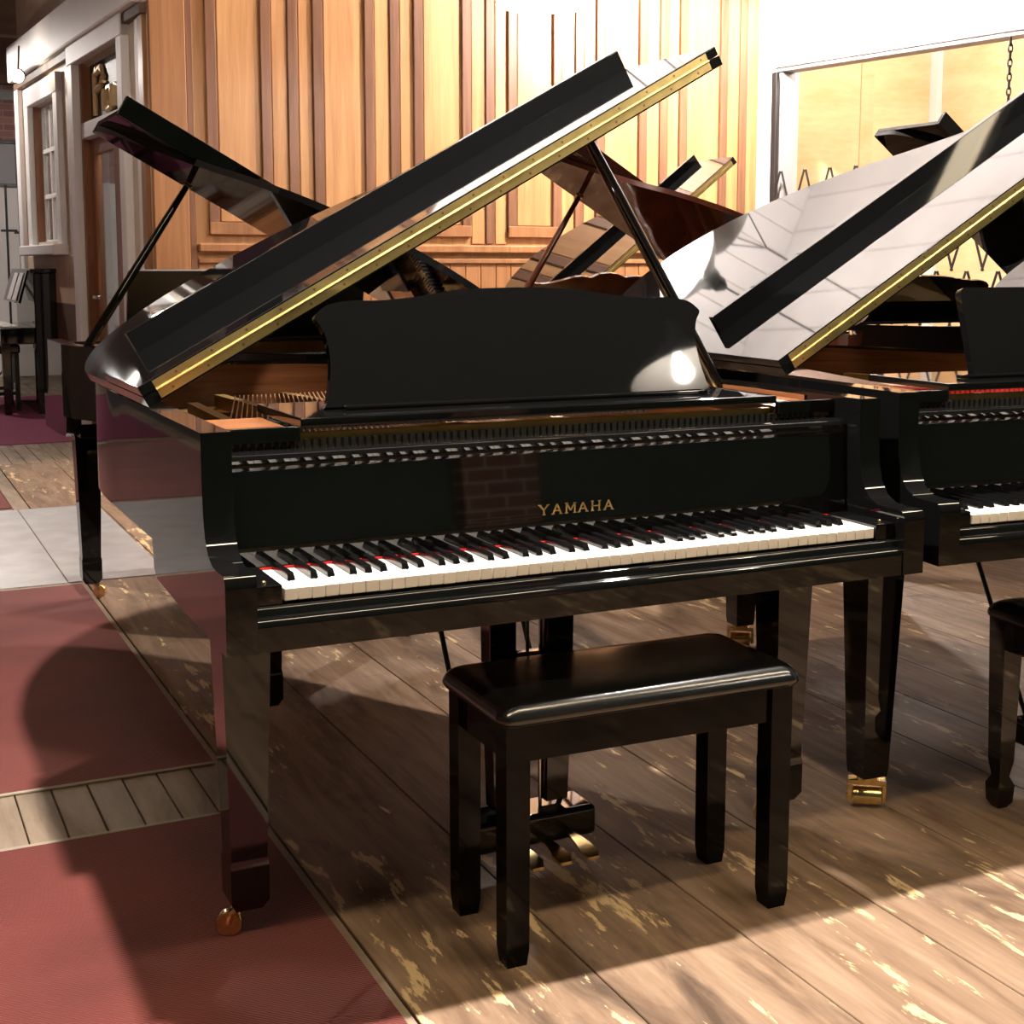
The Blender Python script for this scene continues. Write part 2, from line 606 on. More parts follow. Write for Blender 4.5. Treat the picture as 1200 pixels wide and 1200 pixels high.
def desk_double(hw, h):
    half = [(0, h), (0.04, h * .985), (0.075, h * .94), (0.095, h * .91), (0.12, h * .93), (0.17, h * .93), (0.24, h * .86), (0.32, h * .80), (0.37, h * .80), (0.40, h * .82),
            (0.425, h * 0.74), (0.42, h * 0.4), (0.425, 0)]
    r = catmull([(x * hw / .43, z) for x, z in half], 4)
    return r + [(-x, z) for x, z in r[::-1][0:-1]]


def desk_rect(hw, h):
    r0 = 0.018
    a = [(hw - r0 + r0 * sin(t), h - r0 + r0 * cos(t)) for t in (0, .4, .8, 1.2, pi / 2)]
    r = [(0, h)] + a + [(hw, 0)]
    return r + [(-x, z) for x, z in r[::-1][0:-1]]


def make_piano(label, X, Y, rz, alpha, fin='black_lacquer', L=1.83, lift=0.0, ylid=0.5452, lw=1.4996, lip=0.0505,
               desk='scallop', keys=True, inner=True, text=None, caster='small', prop_top=None, leg_y=0.295, leg_x=0.612, desk_mat=None, tail_leg=(-0.25, 1.45),
               rail_felt=None, fine=True):
    T = thing('grand_piano', label, 'piano', (X, Y, 0), rz)
    dz = lift
    k = L / 1.83
    # ---- case: bent rim with the two arms
    bm = NB()
    o_ = rim_outline(L, 0.30)
    i_ = offset_poly(o_, -0.052)
    i_[0] = (o_[0][0] + 0.052, 0.30); i_[-1] = (o_[-1][0] - 0.052, 0.30)
    rows = []
    z0, z1 = RIM_B + dz, RIM_Z + dz
    for a, zz in ((o_, z0), (o_, z1), (i_, z1), (i_, z0)):
        rows.append([bm.verts.new((p[0], p[1], zz)) for p in a])
    n = len(o_)
    for r in range(4):
        A, B = rows[r], rows[(r + 1) % 4]
        for i in range(n - 1):
            bm.faces.new((A[i], A[i + 1], B[i + 1], B[i]))
    bm.faces.new([rows[r][0] for r in range(4)])
    bm.faces.new([rows[r][-1] for r in range(4)][::-1])
    prof = [(-0.0285, 0.634), (0.30, 0.640), (0.52, 0.650), (0.545, 0.665), (0.56, RIM_B), (0.30, RIM_B), (0.30, RIM_Z), (0.116, RIM_Z),
            (0.1155, 0.90), (0.112, 0.845), (0.102, 0.805), (0.082, 0.778), (0.055, 0.766), (0.02, 0.7635), (-0.010, 0.7640), (-0.021, 0.762), (-0.0275, 0.754), (-0.0285, 0.743)]
    prof = [(a, b_ + dz) for a, b_ in prof]
    for s in (-1, 1):
        x0 = s * PW
        x1 = s * (PW - 0.052)
        prism(bm, prof, min(x0, x1), max(x0, x1), 'yz')
    bevel_sharp(bm, 0.0028, 2, 50)
    case = finish('case', bm, fin, T)
    # ---- bottom boards
    bm = NB()
    box(bm, -PW + 0.05, PW - 0.05, 0.0, 0.52, 0.640 + dz, 0.690 + dz, 0.002)
    finish('keybed', bm, fin, T)
    # ---- soundboard and beams
    bm = NB()
    prism(bm, [(p[0], p[1]) for p in i_], 0.775 + dz, 0.785 + dz)
    finish('soundboard', bm, 'spruce', T)
    bm = NB()
    for (x0, y0, x1, y1) in ((-0.45, 0.5, -0.28, 1.6 * k), (0.0, 0.5, -0.22, 1.6 * k), (0.45, 0.5, -0.16, 1.6 * k)):
        a = Vector((x0, y0, 0)); c = Vector((x1, y1, 0)); d = (c - a).normalized(); nn = Vector((-d.y, d.x, 0)) * 0.03
        q = [a - nn, a + nn, c + nn, c - nn]
        loft(bm, [[(v.x, v.y, 0.735 + dz) for v in q], [(v.x, v.y, 0.774 + dz) for v in q]])
    finish('beam', bm, fin, T)
    if inner:
        # inner veneer
        bm = NB()
        a_ = offset_poly(i_, 0.0005); c_ = offset_poly(i_, -0.004)
        r4 = [[bm.verts.new((p[0], p[1], zz)) for p in q] for q, zz in ((a_, 0.787 + dz), (a_, 0.972 + dz), (c_, 0.972 + dz), (c_, 0.787 + dz))]
        for r in range(4):
            A, B = r4[r], r4[(r + 1) % 4]
            for i in range(n - 1):
                bm.faces.new((A[i], A[i + 1], B[i + 1], B[i]))
        finish('inner_rim', bm, 'inner_wood', T)
        # cast plate with struts
        bm = NB()
        q_ = offset_poly(i_, -0.035)
        pl = [(p[0], p[1]) for p in q_ if p[1] > 0.33]
        pl = [(-PW + 0.09, 0.30)] + pl + [(PW - 0.09, 0.30)]
        ring_in = offset_poly(pl, -0.07)
        rows2 = [[bm.verts.new((p[0], p[1], zz)) for p in a] for a, zz in ((pl, 0.845 + dz), (pl, 0.858 + dz), (ring_in, 0.858 + dz), (ring_in, 0.845 + dz))]
        nn_ = len(pl)
        for r in range(4):
            A, B = rows2[r], rows2[(r + 1) % 4]
            for i in range(nn_ - 1):
                bm.faces.new((A[i], A[i + 1], B[i + 1], B[i]))
        box(bm, -PW + 0.06, PW - 0.06, 0.235, 0.47, 0.866 + dz, 0.880 + dz, 0.003)
        box(bm, -PW + 0.06, PW - 0.06, 0.455, 0.475, 0.872 + dz, 0.898 + dz, 0.003)
        for (x0, x1, ye) in ((-0.50, -0.42, 1.50), (-0.27, -0.30, 1.70), (0.02, -0.12, 1.70), (0.30, 0.16, 1.45)):
            a = Vector((x0, 0.24, 0)); c = Vector((x1, ye * k, 0)); d = (c - a).normalized(); nn = Vector((-d.y, d.x, 0)) * 0.014
            q = [a - nn, a + nn, c + nn, c - nn]
            loft(bm, [[(v.x, v.y, 0.860 + dz) for v in q], [(v.x, v.y, (0.912 if j in (0, 1) else 0.895) + dz) for j, v in enumerate(q)]])
        bevel_sharp(bm, 0.002, 1, 50)
        finish('string_plate', bm, 'gold_paint', T)
        # strings: slanting copper bass strings and steel treble strings
        bm = NB()
        for i in range(96):
            t = i / 95
            x0 = -0.60 + 1.18 * t
            if t < 0.3:
                x1 = x0 + 0.30; y1 = (1.52 + 0.1 * t) * k; zz = 0.915; r = 0.0022
            else:
                x1 = x0 - 0.06; y1 = (1.66 - 1.12 * ((t - 0.3) / 0.7) ** 1.0) * k; zz = 0.896; r = 0.0009
            tube(bm, (x0, 0.42, zz + dz), (x1, max(y1, 0.62), zz - 0.01 + dz), r, r, 4)
        so = finish('strings', bm, 'copper', T); so['kind'] = 'stuff'
        bm = NB()
        for i in range(74):
            for r in range(3):
                x = -0.61 + 1.20 * i / 73 + 0.003 * r
                if min(abs(x - s) for s in (-0.50, -0.27, 0.02, 0.30)) < 0.022:
                    continue
                tube(bm, (x, 0.262 + 0.035 * r + 0.004 * (i % 2), 0.880 + dz), (x, 0.260 + 0.035 * r + 0.004 * (i % 2), 0.915 + dz), 0.0034, None, 5)
        so = finish('tuning_pins', bm, 'steel', T); so['kind'] = 'stuff'
        bm = NB()
        for i in range(66):
            x = -0.60 + 1.05 * i / 65
            box(bm, x - 0.005, x + 0.005, 0.62, 0.70, 0.915 + dz, 0.932 + dz)
        so = finish('dampers', bm, rail_felt or 'felt_black', T); so['kind'] = 'stuff'
        bm = NB()
        for i in range(88):
            x = -0.63 + 1.245 * i / 87
            box(bm, x - 0.0042, x + 0.0042, 0.212, 0.222, 0.915 + dz, 0.946 + dz)
        so = finish('action_comb', bm, 'felt_black', T); so['kind'] = 'stuff'
        bm = NB(); box(bm, -0.655, 0.655, 0.232, 0.242, 0.882 + dz, 0.957 + dz, 0.002)
        finish('action_rail', bm, 'gold_paint', T)
        # wooden slide rails for the music shelf at both sides
        for s in (-1, 1):
            bm = NB(); box(bm, min(s * 0.518, s * 0.662), max(s * 0.518, s * 0.662), 0.215, 0.46, 0.935 + dz, 0.962 + dz, 0.002)
            finish('slide_rail', bm, 'inner_wood', T)
            bm = NB(); box(bm, min(s * 0.518, s * 0.662), max(s * 0.518, s * 0.662), 0.200, 0.215, 0.945 + dz, 0.972 + dz, 0.002)
            finish('rail_front', bm, fin, T)
    # ---- fallboard, key slip, key blocks
    bm = NB()
    fp = [(0.1545, 0.733), (0.1545, 0.768), (0.1548, 0.776), (0.1562, 0.790), (0.1628, 0.862), (0.1665, 0.902), (0.164, 0.904), (0.160, 0.909), (0.163, 0.914), (0.160, 0.917), (0.157, 0.922), (0.160, 0.929), (0.168, 0.933), (0.190, 0.934), (0.196, 0.928),
          (0.192, 0.86), (0.182, 0.733)]
    prism(bm, [(a, b_ + dz) for a, b_ in fp], -0.660, 0.660, 'yz')
    fall = finish('fallboard', bm, fin, T)
    if text:
        letters(fall, text, -0.066, 0.093, 0.784, 0.803, 0.1543)
    bm = NB()
    sp = [(-0.026, 0.634), (-0.026, 0.674), (-0.0255, 0.6785), (-0.0240, 0.6825), (-0.0215, 0.686), (-0.018, 0.6885), (-0.014, 0.690), (-0.0125, 0.694), (-0.0115, 0.700), (-0.009, 0.7035), (-0.0055, 0.705), (-0.003, 0.7045), (-0.002, 0.69), (0.002, 0.634)]
    prism(bm, [(a, b_ + dz) for a, b_ in sp], -0.6625, 0.6625, 'yz')
    finish('key_slip', bm, fin, T)
    for s in (-1, 1):
        bm = NB()
        a, c = sorted((s * 0.6135, s * 0.6625))
        box(bm, a, c, -0.0015, 0.152, 0.691 + dz, 0.738 + dz, 0.004)
        kb = finish('key_block', bm, fin, T)
        bm = NB(); lathe(bm, [(0.0, 0.0), (0.005, 0.0), (0.0045, 0.003), (0.002, 0.0045), (0.0, 0.0046)], 12, Vector((s * 0.640, 0.02, 0.738 + dz)))
        finish('screw', bm, 'brass', kb)
    if keys:
        key_meshes()
        pat = 'ABCDEFG'
        for i in range(52):
            xc = -0.611 + 0.0235 * (i + 0.5)
            inst('white_key', WK, T, (xc, 0, 0.7304 + dz - (0.0004 if i % 5 == 2 else 0)))
            nt_ = pat[i % 7]
            off = {'C': -0.003, 'D': 0.003, 'F': -0.004, 'G': 0.0, 'A': 0.004}.get(nt_)
            if off is not None and i < 51:
                inst('black_key', BK, T, (xc + 0.01175 + off, 0.0505, 0.7304 + dz))
        bm = NB(); box(bm, -0.6125, 0.6125, 0.1485, 0.1525, 0.7310 + dz, 0.7345 + dz)
        fo = finish('key_felt', bm, 'red_felt', T); fo['label'] = 'thin red felt strip behind the keys'
    # ---- music shelf and desk
    bm = NB(); box(bm, -0.516, 0.516, 0.205, 0.50, 0.968 + dz, 0.985 + dz, 0.003)
    finish('music_shelf', bm, fin, T)
    dk = {'scallop': desk_scallop(0.43, 0.232), 'double': desk_double(0.43, 0.25), 'rect': desk_rect(0.345, 0.215), 'widerect': desk_rect(0.46, 0.265)}[desk]
    bm = NB()
    prism(bm, dk, -0.010, 0.010, 'xz')
    bevel_sharp(bm, 0.005, 3, 35)
    finish('music_desk', bm, desk_mat or fin, T, (0, 0.335, 0.9865 + dz), (-0.30, 0, 0))
    bm = NB(); box(bm, -0.40, 0.40, 0.300, 0.322, 0.9855 + dz, 0.994 + dz, 0.003)
    finish('desk_ledge', bm, fin, T)
    # ---- lid on its hinge
    ho = [(x + PW, y) for x, y in rim_outline(L, 0.30)]
    sx = (lw) / (2 * PW)
    op = offset_poly([(x * sx, y) for x, y in ho], 0.012)
    op = [p for p in op if p[1] > ylid + 0.02]
    op = [(max(0.0, min(lw, p[0])), p[1]) for p in op]
    lo = [(0.0, ylid)] + op + [(lw, ylid)]
    bm = NB(); prism(bm, lo, 0.0, 0.022)
    bevel_sharp(bm, 0.0028, 2, 50)
    lid = finish('lid', bm, fin, T, (-PW, 0, 0.9823 + dz), (0, -alpha, 0))
    fd = 0.402
    bm = NB()
    box(bm, 0.0, lw, ylid, ylid + fd, 0.0235, 0.045, 0.0022)
    box(bm, 0.0873, lw, ylid + fd - 0.002, ylid + fd + 0.020, 0.0255, 0.045 + lip, 0.0022)
    fl = finish('folded_flap', bm, fin, lid); fl['label'] = 'front flap of the lid folded back with its upright lip'
    bm = NB()
    box(bm, 0.030, lw - 0.032, ylid - 0.0012, ylid + 0.001, 0.0035, 0.0195)
    box(bm, 0.030, lw - 0.032, ylid - 0.0012, ylid + 0.001, 0.0265, 0.0415)
    tube(bm, (0.030, ylid - 0.002, 0.0232), (lw - 0.032, ylid - 0.002, 0.0232), 0.0031, None, 8)
    hg = finish('piano_hinge', bm, 'hinge_brass', lid); hg['label'] = 'long brass piano hinge along the lid edge'
    if fine:
        bm = NB()
        for i in range(18):
            for zz in (0.0115, 0.034):
                x = 0.06 + (lw - 0.13) * i / 17 + (0.02 if zz > .02 else 0)
                tube(bm, (x, ylid - 0.0016, zz), (x, ylid - 0.0005, zz), 0.0028, None, 8)
        sc = finish('hinge_screws', bm, 'copper', lid); sc['kind'] = 'stuff'
    # ---- prop stick
    pu, py = prop_top or (1.137, 0.60)
    ca, sa = cos(alpha), sin(alpha)
    pt = Vector((-PW + pu * ca, py, 0.9823 + dz + pu * sa))
    pb = Vector((PW - 0.06, py + 0.02, 0.955 + dz))
    bm = NB()
    d = (pt - pb).normalized()
    side = Vector((0, 1, 0))
    up = d.cross(side).normalized()
    rings = []
    for t, r in ((0, 0.011), (0.04, 0.016), (0.30, 0.0155), (0.8, 0.0135), (0.985, 0.011), (1.0, 0.007)):
        c = pb.lerp(pt, t)
        rings.append([c + side * (r * cos(2 * pi * i / 12)) + up * (r * sin(2 * pi * i / 12)) for i in range(12)])
    loft(bm, rings)
    finish('lid_prop', bm, fin, T)
    bm = NB(); lathe(bm, [(0.0, 0), (0.018, 0), (0.018, 0.004), (0.008, 0.007), (0.0, 0.0071)], 14)
    po = finish('prop_cup', bm, 'brass', lid, (pu, py, -0.0065), (0, 0, 0))
    # ---- legs with casters
    zt = 0.645 + dz
    czt = 0.06 if caster == 'small' else 0.078
    spots = [(-leg_x, leg_y, -0.35), (leg_x, leg_y, -0.5), (tail_leg[0], tail_leg[1], -0.8)]
    for j, (x, y, a) in enumerate(spots):
        bm = NB()
        square_leg(bm, x, y, czt, zt if j < 2 else RIM_B + 0.012 + dz, 0.047 if caster == 'small' else 0.052, 0.034, caster == 'small')
        lg = finish('leg', bm, fin, T)
        if caster == 'small':
            caster_small(lg, x, y, a)
        else:
            caster_double(lg, x, y, [-0.55, -0.4, -0.5][j])
    # ---- pedal lyre
    ly = 0.34
    bm = NB()
    for s in (-1, 1):
        loft(bm, [rect_ring(s * 0.068, ly, 0.030, 0.024, 0.645 + dz), rect_ring(s * 0.066, ly, 0.030, 0.022, 0.45), rect_ring(s * 0.060, ly, 0.026, 0.02, 0.14)])
    box(bm, -0.10, 0.10, ly - 0.022, ly + 0.022, 0.615, 0.645 + dz, 0.003)
    box(bm, -0.07, 0.07, ly - 0.020, ly + 0.020, 0.42, 0.462, 0.003)
    bevel_sharp(bm, 0.002, 1, 60)
    lyre = finish('pedal_lyre', bm, fin, T)
    bm = NB()
    box(bm, -0.140, 0.140, ly - 0.05, ly + 0.05, 0.062, 0.128, 0.012, 3)
    finish('pedal_box', bm, fin, lyre)
    for i in range(3):
        bm = NB()
        x = (-0.062, 0.0, 0.062)[i]
        pts = [(0.008, -0.03, 0.086), (0.008, -0.08, 0.086), (0.015, -0.13, 0.083), (0.019, -0.160, 0.078), (0.012, -0.176, 0.072)]
        loft(bm, [[(x - a, ly + c, z), (x + a, ly + c, z), (x + a, ly + c, z + 0.006), (x - a, ly + c, z + 0.006)] for a, c, z in pts])
        finish('pedal', bm, 'brass', lyre)
    bm = NB()
    for x in (-0.03, 0.0, 0.03):
        tube(bm, (x, ly, 0.12), (x, ly, 0.645 + dz), 0.004, None, 8)
    finish('pedal_rod', bm, 'steel', lyre)
    bm = NB()
    for s in (-1, 1):
        tube(bm, (s * 0.10, ly + 0.03, 0.12), (s * 0.10, ly + 0.33, 0.65 + dz), 0.006, None, 8)
    finish('lyre_brace', bm, 'black_satin', lyre)
    return T


# ------------------------------------------------------------------ setting: floor
fl = NB(); box(fl, -4.6, 9.5, -5.2, 15.2, -0.09, -0.030)
floor = struct(finish('floor', fl, 'dark_plaster'))
# broad brown boards
pm = {}
seams = [-0.43, -0.086, 0.235, 0.545, 0.90, 1.27, 1.52, 1.77, 2.12, 2.46, 2.80, 3.15, 3.5, 3.85, 4.2, 4.55, 4.9]
cuts = [-4.2, -2.1, 1.9, 5.2, 7.1]
for a, c in zip(seams[:-1], seams[1:]):
    jit = random.uniform(-0.5, 0.5)
    ys = [cuts[0]] + [v + jit for v in cuts[1:-1]] + [cuts[-1]]
    for y0, y1 in zip(ys[:-1], ys[1:]):
        bm = NB(); box(bm, a + 0.0014, c - 0.0014, y0 + 0.001, y1 - 0.001, -0.03, random.uniform(-0.0012, 0.0), 0.0015, 1)
        finish('plank', bm, 'floor_brown', floor)
# narrow greyer boards to the left, partly under the rugs
xs = -0.432
i = 0
while xs > -2.4:
    w_ = 0.0835
    bm = NB(); box(bm, xs - w_ + 0.0016, xs - 0.0016, -2.6, 15.0, -0.03, random.uniform(-0.0015, 0.0), 0.0015, 1)
    finish('plank', bm, 'floor_grey', floor)
    xs -= w_
for k_ in range(16):
    a = -0.43 + k_ * 0.09
    bm = NB(); box(bm, a + 0.0016, a + 0.0884, 7.1, 15.0, -0.03, random.uniform(-0.0015, 0.0), 0.0015, 1)
    finish('plank', bm, 'floor_grey', floor)


def rug(name, x0, x1, y0, y1, mat, label, bind=True):
    bm = NB()
    box(bm, x0, x1, y0, y1, 0.0002, 0.0042, 0.001, 1)
    r = tag(finish(name, bm, mat), label, 'rug')
    if bind:
        for (a, b_, c, d) in ((x0, x1, y0 - 0.012, y0), (x0, x1, y1, y1 + 0.012)):
            bm = NB(); box(bm, a, b_, c, d, 0.0002, 0.0052, 0.001, 1)
            finish('binding', bm, 'rug_binding', r)
    return r


rug('floor_rug', -2.3, -0.452, -2.4, 0.880, 'red_rug', 'dark red ribbed floor rug under the bass leg of the lettered piano')
rug('floor_rug', -2.3, -0.452, 1.225, 3.42, 'red_rug', 'dark red floor rug before the metal floor sheets')
rug('floor_rug', -2.3, -0.52, 5.36, 7.9, 'red_rug', 'red floor rug behind the metal floor sheets', False)
rug('floor_rug', -2.3, 0.20, 8.1, 11.9, 'purple_rug', 'purple floor rug under the console piano and its stool', False)
for x0, x1, lab in ((-2.3, -0.50, 'wide galvanised metal floor sheet beside the red rug'), (-0.495, -0.10, 'narrow galvanised metal floor sheet beneath the black piano with raised lid')):
    bm = NB(); box(bm, x0, x1, 3.47, 5.30, 0.0002, 0.0030, 0.0005, 1)
    tag(finish('metal_sheet', bm, 'galvanised'), lab, 'metal sheet')

# ------------------------------------------------------------------ setting: cedar wall
WX0, WX1 = at_y(222, 200, WALL_Y).x, at_y(884, 200, WALL_Y).x
CEIL = 4.7
UPZ = 3.45
bm = NB(); box(bm, WX0 - 0.24, WX1 + 0.1, WALL_Y, WALL_Y + 0.12, 0, CEIL)
wall = struct(finish('wall_back', bm, 'cedar_light'))


def wbox(name, x0, x1, z0, z1, proud, mat, bev=0.004):
    bm = NB(); box(bm, x0, x1, WALL_Y - proud, WALL_Y + 0.001, z0, z1, bev, 1)
    return finish(name, bm, mat, wall)


def wx(u):
    return at_y(u, 200, WALL_Y).x


def wz(u, v):
    return at_y(u, v, WALL_Y).z


LEDGE = wz(400, 290)
PB = wz(250, 266)
wbox('corner_post', WX0 - 0.245, WX0 - 0.015, 0, UPZ, 0.05, 'cedar_mid', 0.006)
wbox('edge_strip', WX0 - 0.010, WX0 + 0.035, 0, UPZ, 0.022, 'cedar_dark')
period = (wx(537) - wx(303)) / 2.0
x = wx(243)
while x < WX1 - 0.05:
    u0 = x
    # framed wide panel: left stile, panel, right stile, bottom rail
    s = period / 117.0
    def seg(a, b_):
        return u0 + a * s, min(u0 + b_ * s, WX1)
    def put(name, a, b_, z0, z1, proud, mat):
        p, q = seg(a, b_)
        if q - p > 0.01:
            wbox(name, p, q, z0, z1, proud, mat)
    put('stile', 0, 11, PB - 0.02, UPZ, 0.030, 'cedar_dark')
    put('board', 13, 57, PB + 0.035, UPZ, 0.010, 'cedar_light')
    put('stile', 59, 70, PB - 0.02, UPZ, 0.030, 'cedar_dark')
    put('rail', 0, 70, PB - 0.05, PB + 0.03, 0.036, 'cedar_mid')
    put('board', 71.5, 88, LEDGE + 0.03, UPZ, 0.010, 'cedar_light')
    put('batten', 89, 100, LEDGE + 0.03, UPZ, 0.022, 'cedar_dark')
    put('board', 101.5, 116, LEDGE + 0.03, UPZ, 0.010, 'cedar_light')
    x += period
wbox('chair_rail', WX0 + 0.04, WX1, LEDGE - 0.035, LEDGE + 0.02, 0.055, 'cedar_mid', 0.008)
wbox('chair_rail', WX0 + 0.04, WX1, LEDGE - 0.11, LEDGE - 0.075, 0.030, 'cedar_mid', 0.006)
x = WX0 + 0.04
while x < WX1 - 0.02:
    wbox('wainscot_board', x + 0.002, min(x + 0.118, WX1), 0.12, LEDGE - 0.11, 0.012, 'cedar_mid', 0.003)
    x += 0.12
bm = NB(); box(bm, WX0, WX1, WALL_Y - 0.025, WALL_Y + 0.001, 0, 0.12, 0.004)
struct(finish('baseboard_back', bm, 'cedar_dark'))

x = WX0 - 0.24
while x < WX1:
    wbox('painted_board', x + 0.003, min(x + 0.197, WX1 + 0.1), UPZ + 0.08, CEIL - 0.02, 0.014, 'white_paint', 0.004)
    x += 0.2
wbox('picture_rail', WX0 - 0.245, WX1 + 0.1, UPZ + 0.001, UPZ + 0.079, 0.06, 'white_paint', 0.008)

# ------------------------------------------------------------------ setting: painted partition running back on the left
PA = Vector((WX0 - 0.245, WALL_Y, 0))
PD = Vector((-0.0639, 0.998, 0)).normalized()
PN = Vector((-PD.y, PD.x, 0))       # faces left, towards the aisle


def part_pt(u, v):
    return at_plane(u, v, PA, PN)


def part_s(u):
    return (part_pt(u, 312) - PA).dot(PD)


def part_z(u, v):
    return part_pt(u, v).z


PANG = math.atan2(PD.y, PD.x)


def pbox(name, s0, s1, z0, z1, p0, p1, mat, parent=None, bev=0.0):
    """box on the partition: s along it, p proud of its face"""
    bm = NB(); box(bm, s0, s1, p0, p1, z0, z1, bev, 1)
    return finish(name, bm, mat, parent, (PA.x, PA.y, 0) if parent is None else None, (0, 0, PANG) if parent is None else None)


sEnd = part_s(31)
dA, dB = part_s(101), part_s(154)       # door opening, far and near
dA, dB = max(dA, dB), min(dA, dB)
wA, wB = max(part_s(46), part_s(76)), min(part_s(46), part_s(76))
ztop_d = part_z(151, 42)
zb_w = part_z(60, 283)
zt_w = part_z(72, 108)
zfa = part_z(100, 45)
bm = NB()
for (s0, s1, z0, z1) in ((-0.0, dB, 0, CEIL), (dB, dA, ztop_d, CEIL), (dA, wB, 0, CEIL), (wB, wA, 0, zb_w), (wB, wA, zt_w, CEIL), (wA, sEnd, 0, CEIL)):
    box(bm, s0, s1, -0.14, 0.0, z0, z1)
part = struct(finish('wall_left', bm, 'cream_paint', None, (PA.x, PA.y, 0), (0, 0, PANG)))
pbox('fascia', 0.0, sEnd, zfa - 0.02, zfa + 0.30, 0.0, 0.10, 'white_paint', part, 0.01)
pbox('fascia_lower_strip', 0.0, sEnd, zfa - 0.09, zfa - 0.021, 0.0, 0.05, 'brown_beam', part, 0.004)  # brown strip running along under the fascia
pbox('end_post', sEnd - 0.16, sEnd, 0, zfa - 0.09, 0.0, 0.05, 'white_paint', part, 0.006)
pbox('corner_board', 0.02, 0.14, 0, zfa - 0.09, 0.0, 0.03, 'cedar_mid', part, 0.004)
pbox('corner_board', 0.16, 0.26, 0, zfa - 0.09, 0.0, 0.02, 'white_paint', part, 0.004)
pbox('dado_board', dA + 0.2, sEnd - 0.17, 0.05, 0.95, 0.0, 0.012, 'brown_beam', part, 0.004)
pbox('dado_board', dA + 0.2, sEnd - 0.17, 0.951, zb_w - 0.12, 0.0, 0.012, 'tan_paint', part, 0.004)
# window
win = struct(thing('window_1', '', ''))
del win['label'], win['category']
win.location = (PA.x, PA.y, 0); win.rotation_euler = (0, 0, PANG)
fw = 0.16
pbox('window_frame', wB - fw, wB, zb_w - 0.05, zt_w + fw, 0.0, 0.05, 'white_paint', win, 0.006)
pbox('window_frame', wA, wA + fw, zb_w - 0.05, zt_w + fw, 0.0, 0.05, 'white_paint', win, 0.006)
pbox('window_frame', wB - fw, wA + fw, zt_w, zt_w + fw, 0.001, 0.055, 'white_paint', win, 0.006)
pbox('window_sill', wB - fw - 0.05, wA + fw + 0.05, zb_w - 0.12, zb_w - 0.03, 0.0, 0.13, 'white_paint', win, 0.01)
pbox('jamb', wA - 0.03, wA, zb_w, zt_w, -0.14, 0.0, 'door_wood', win)
gh = (zt_w - zb_w)
for i in range(3):
    for j in range(3):
        s0 = wB + (wA - 0.03 - wB) * i / 3; s1 = wB + (wA - 0.03 - wB) * (i + 1) / 3
        pbox('pane', s0 + 0.02, s1 - 0.02, zb_w + gh * j / 3 + 0.015, zb_w + gh * (j + 1) / 3 - 0.015, -0.085, -0.080, 'window_glass', win)
for i in range(4):
    s0 = wB + (wA - 0.03 - wB) * i / 3
    pbox('muntin', s0 - 0.025, s0 + 0.025, zb_w, zt_w, -0.10, -0.06, 'white_paint', win, 0.004)
for j in range(4):
    z0 = zb_w + gh * j / 3
    pbox('muntin', wB, wA - 0.03, z0 - 0.02, z0 + 0.02, -0.098, -0.058, 'white_paint', win, 0.004)
# pale wall seen through the panes
bm = NB(); box(bm, wB - 1.2, wA + 1.2, -1.5, -1.4, 0, CEIL)
struct(finish('wall_inner', bm, 'white_paint', None, (PA.x, PA.y, 0), (0, 0, PANG)))
# door with transom
door = struct(thing('door_1', '', ''))
del door['label'], door['category']
door.location = (PA.x, PA.y, 0); door.rotation_euler = (0, 0, PANG)
ztr = part_z(125, 140)
pbox('door_frame', dB - 0.14, dB, 0, ztop_d + 0.24, 0.0, 0.06, 'white_paint', door, 0.006)
pbox('door_frame', dA, dA + 0.16, 0, ztop_d + 0.24, 0.0, 0.06, 'white_paint', door, 0.006)
pbox('door_frame', dB - 0.14, dA + 0.16, ztop_d, ztop_d + 0.24, 0.001, 0.066, 'white_paint', door, 0.006)
pbox('jamb', dA - 0.05, dA, 0, ztop_d, -0.14, 0.0, 'door_wood', door)
pbox('jamb', dB, dB + 0.05, 0, ztop_d, -0.14, 0.0, 'door_wood', door)
pbox('transom_bar', dB + 0.05, dA - 0.05, ztr - 0.08, ztr + 0.04, -0.12, 0.01, 'white_paint', door, 0.006)
leaf = pbox('door_leaf', dB + 0.05, dA - 0.05, 0.01, 0.5995, -0.10, -0.05, 'door_wood', door, 0.004)
md_ = dB + (dA - dB) * 0.36
for (q0, q1) in ((dB + 0.05, dB + 0.13), (md_ - 0.10, md_ + 0.10), (dA - 0.17, dA - 0.05)):
    pbox('door_stile', q0, q1, 0.6, ztr - 0.081, -0.10, -0.05, 'door_wood', door, 0.004)
pbox('door_rail', dB + 0.05, dA - 0.05, ztr - 0.20, ztr - 0.0815, -0.099, -0.051, 'door_wood', door, 0.004)
pbox('pane', dB + 0.131, md_ - 0.101, 0.6, ztr - 0.20, -0.078, -0.072, 'window_glass', door)
pbox('pane', md_ + 0.101, dA - 0.171, 0.6, ztr - 0.20, -0.078, -0.072, 'window_glass', door)
bm = NB()
tube(bm, (dA - 0.25, -0.05, 1.02), (dA - 0.25, 0.01, 1.02), 0.012); tube(bm, (dA - 0.25, 0.005, 1.02), (dA - 0.37, 0.005, 1.02), 0.011)
finish('door_handle', bm, 'steel', door)
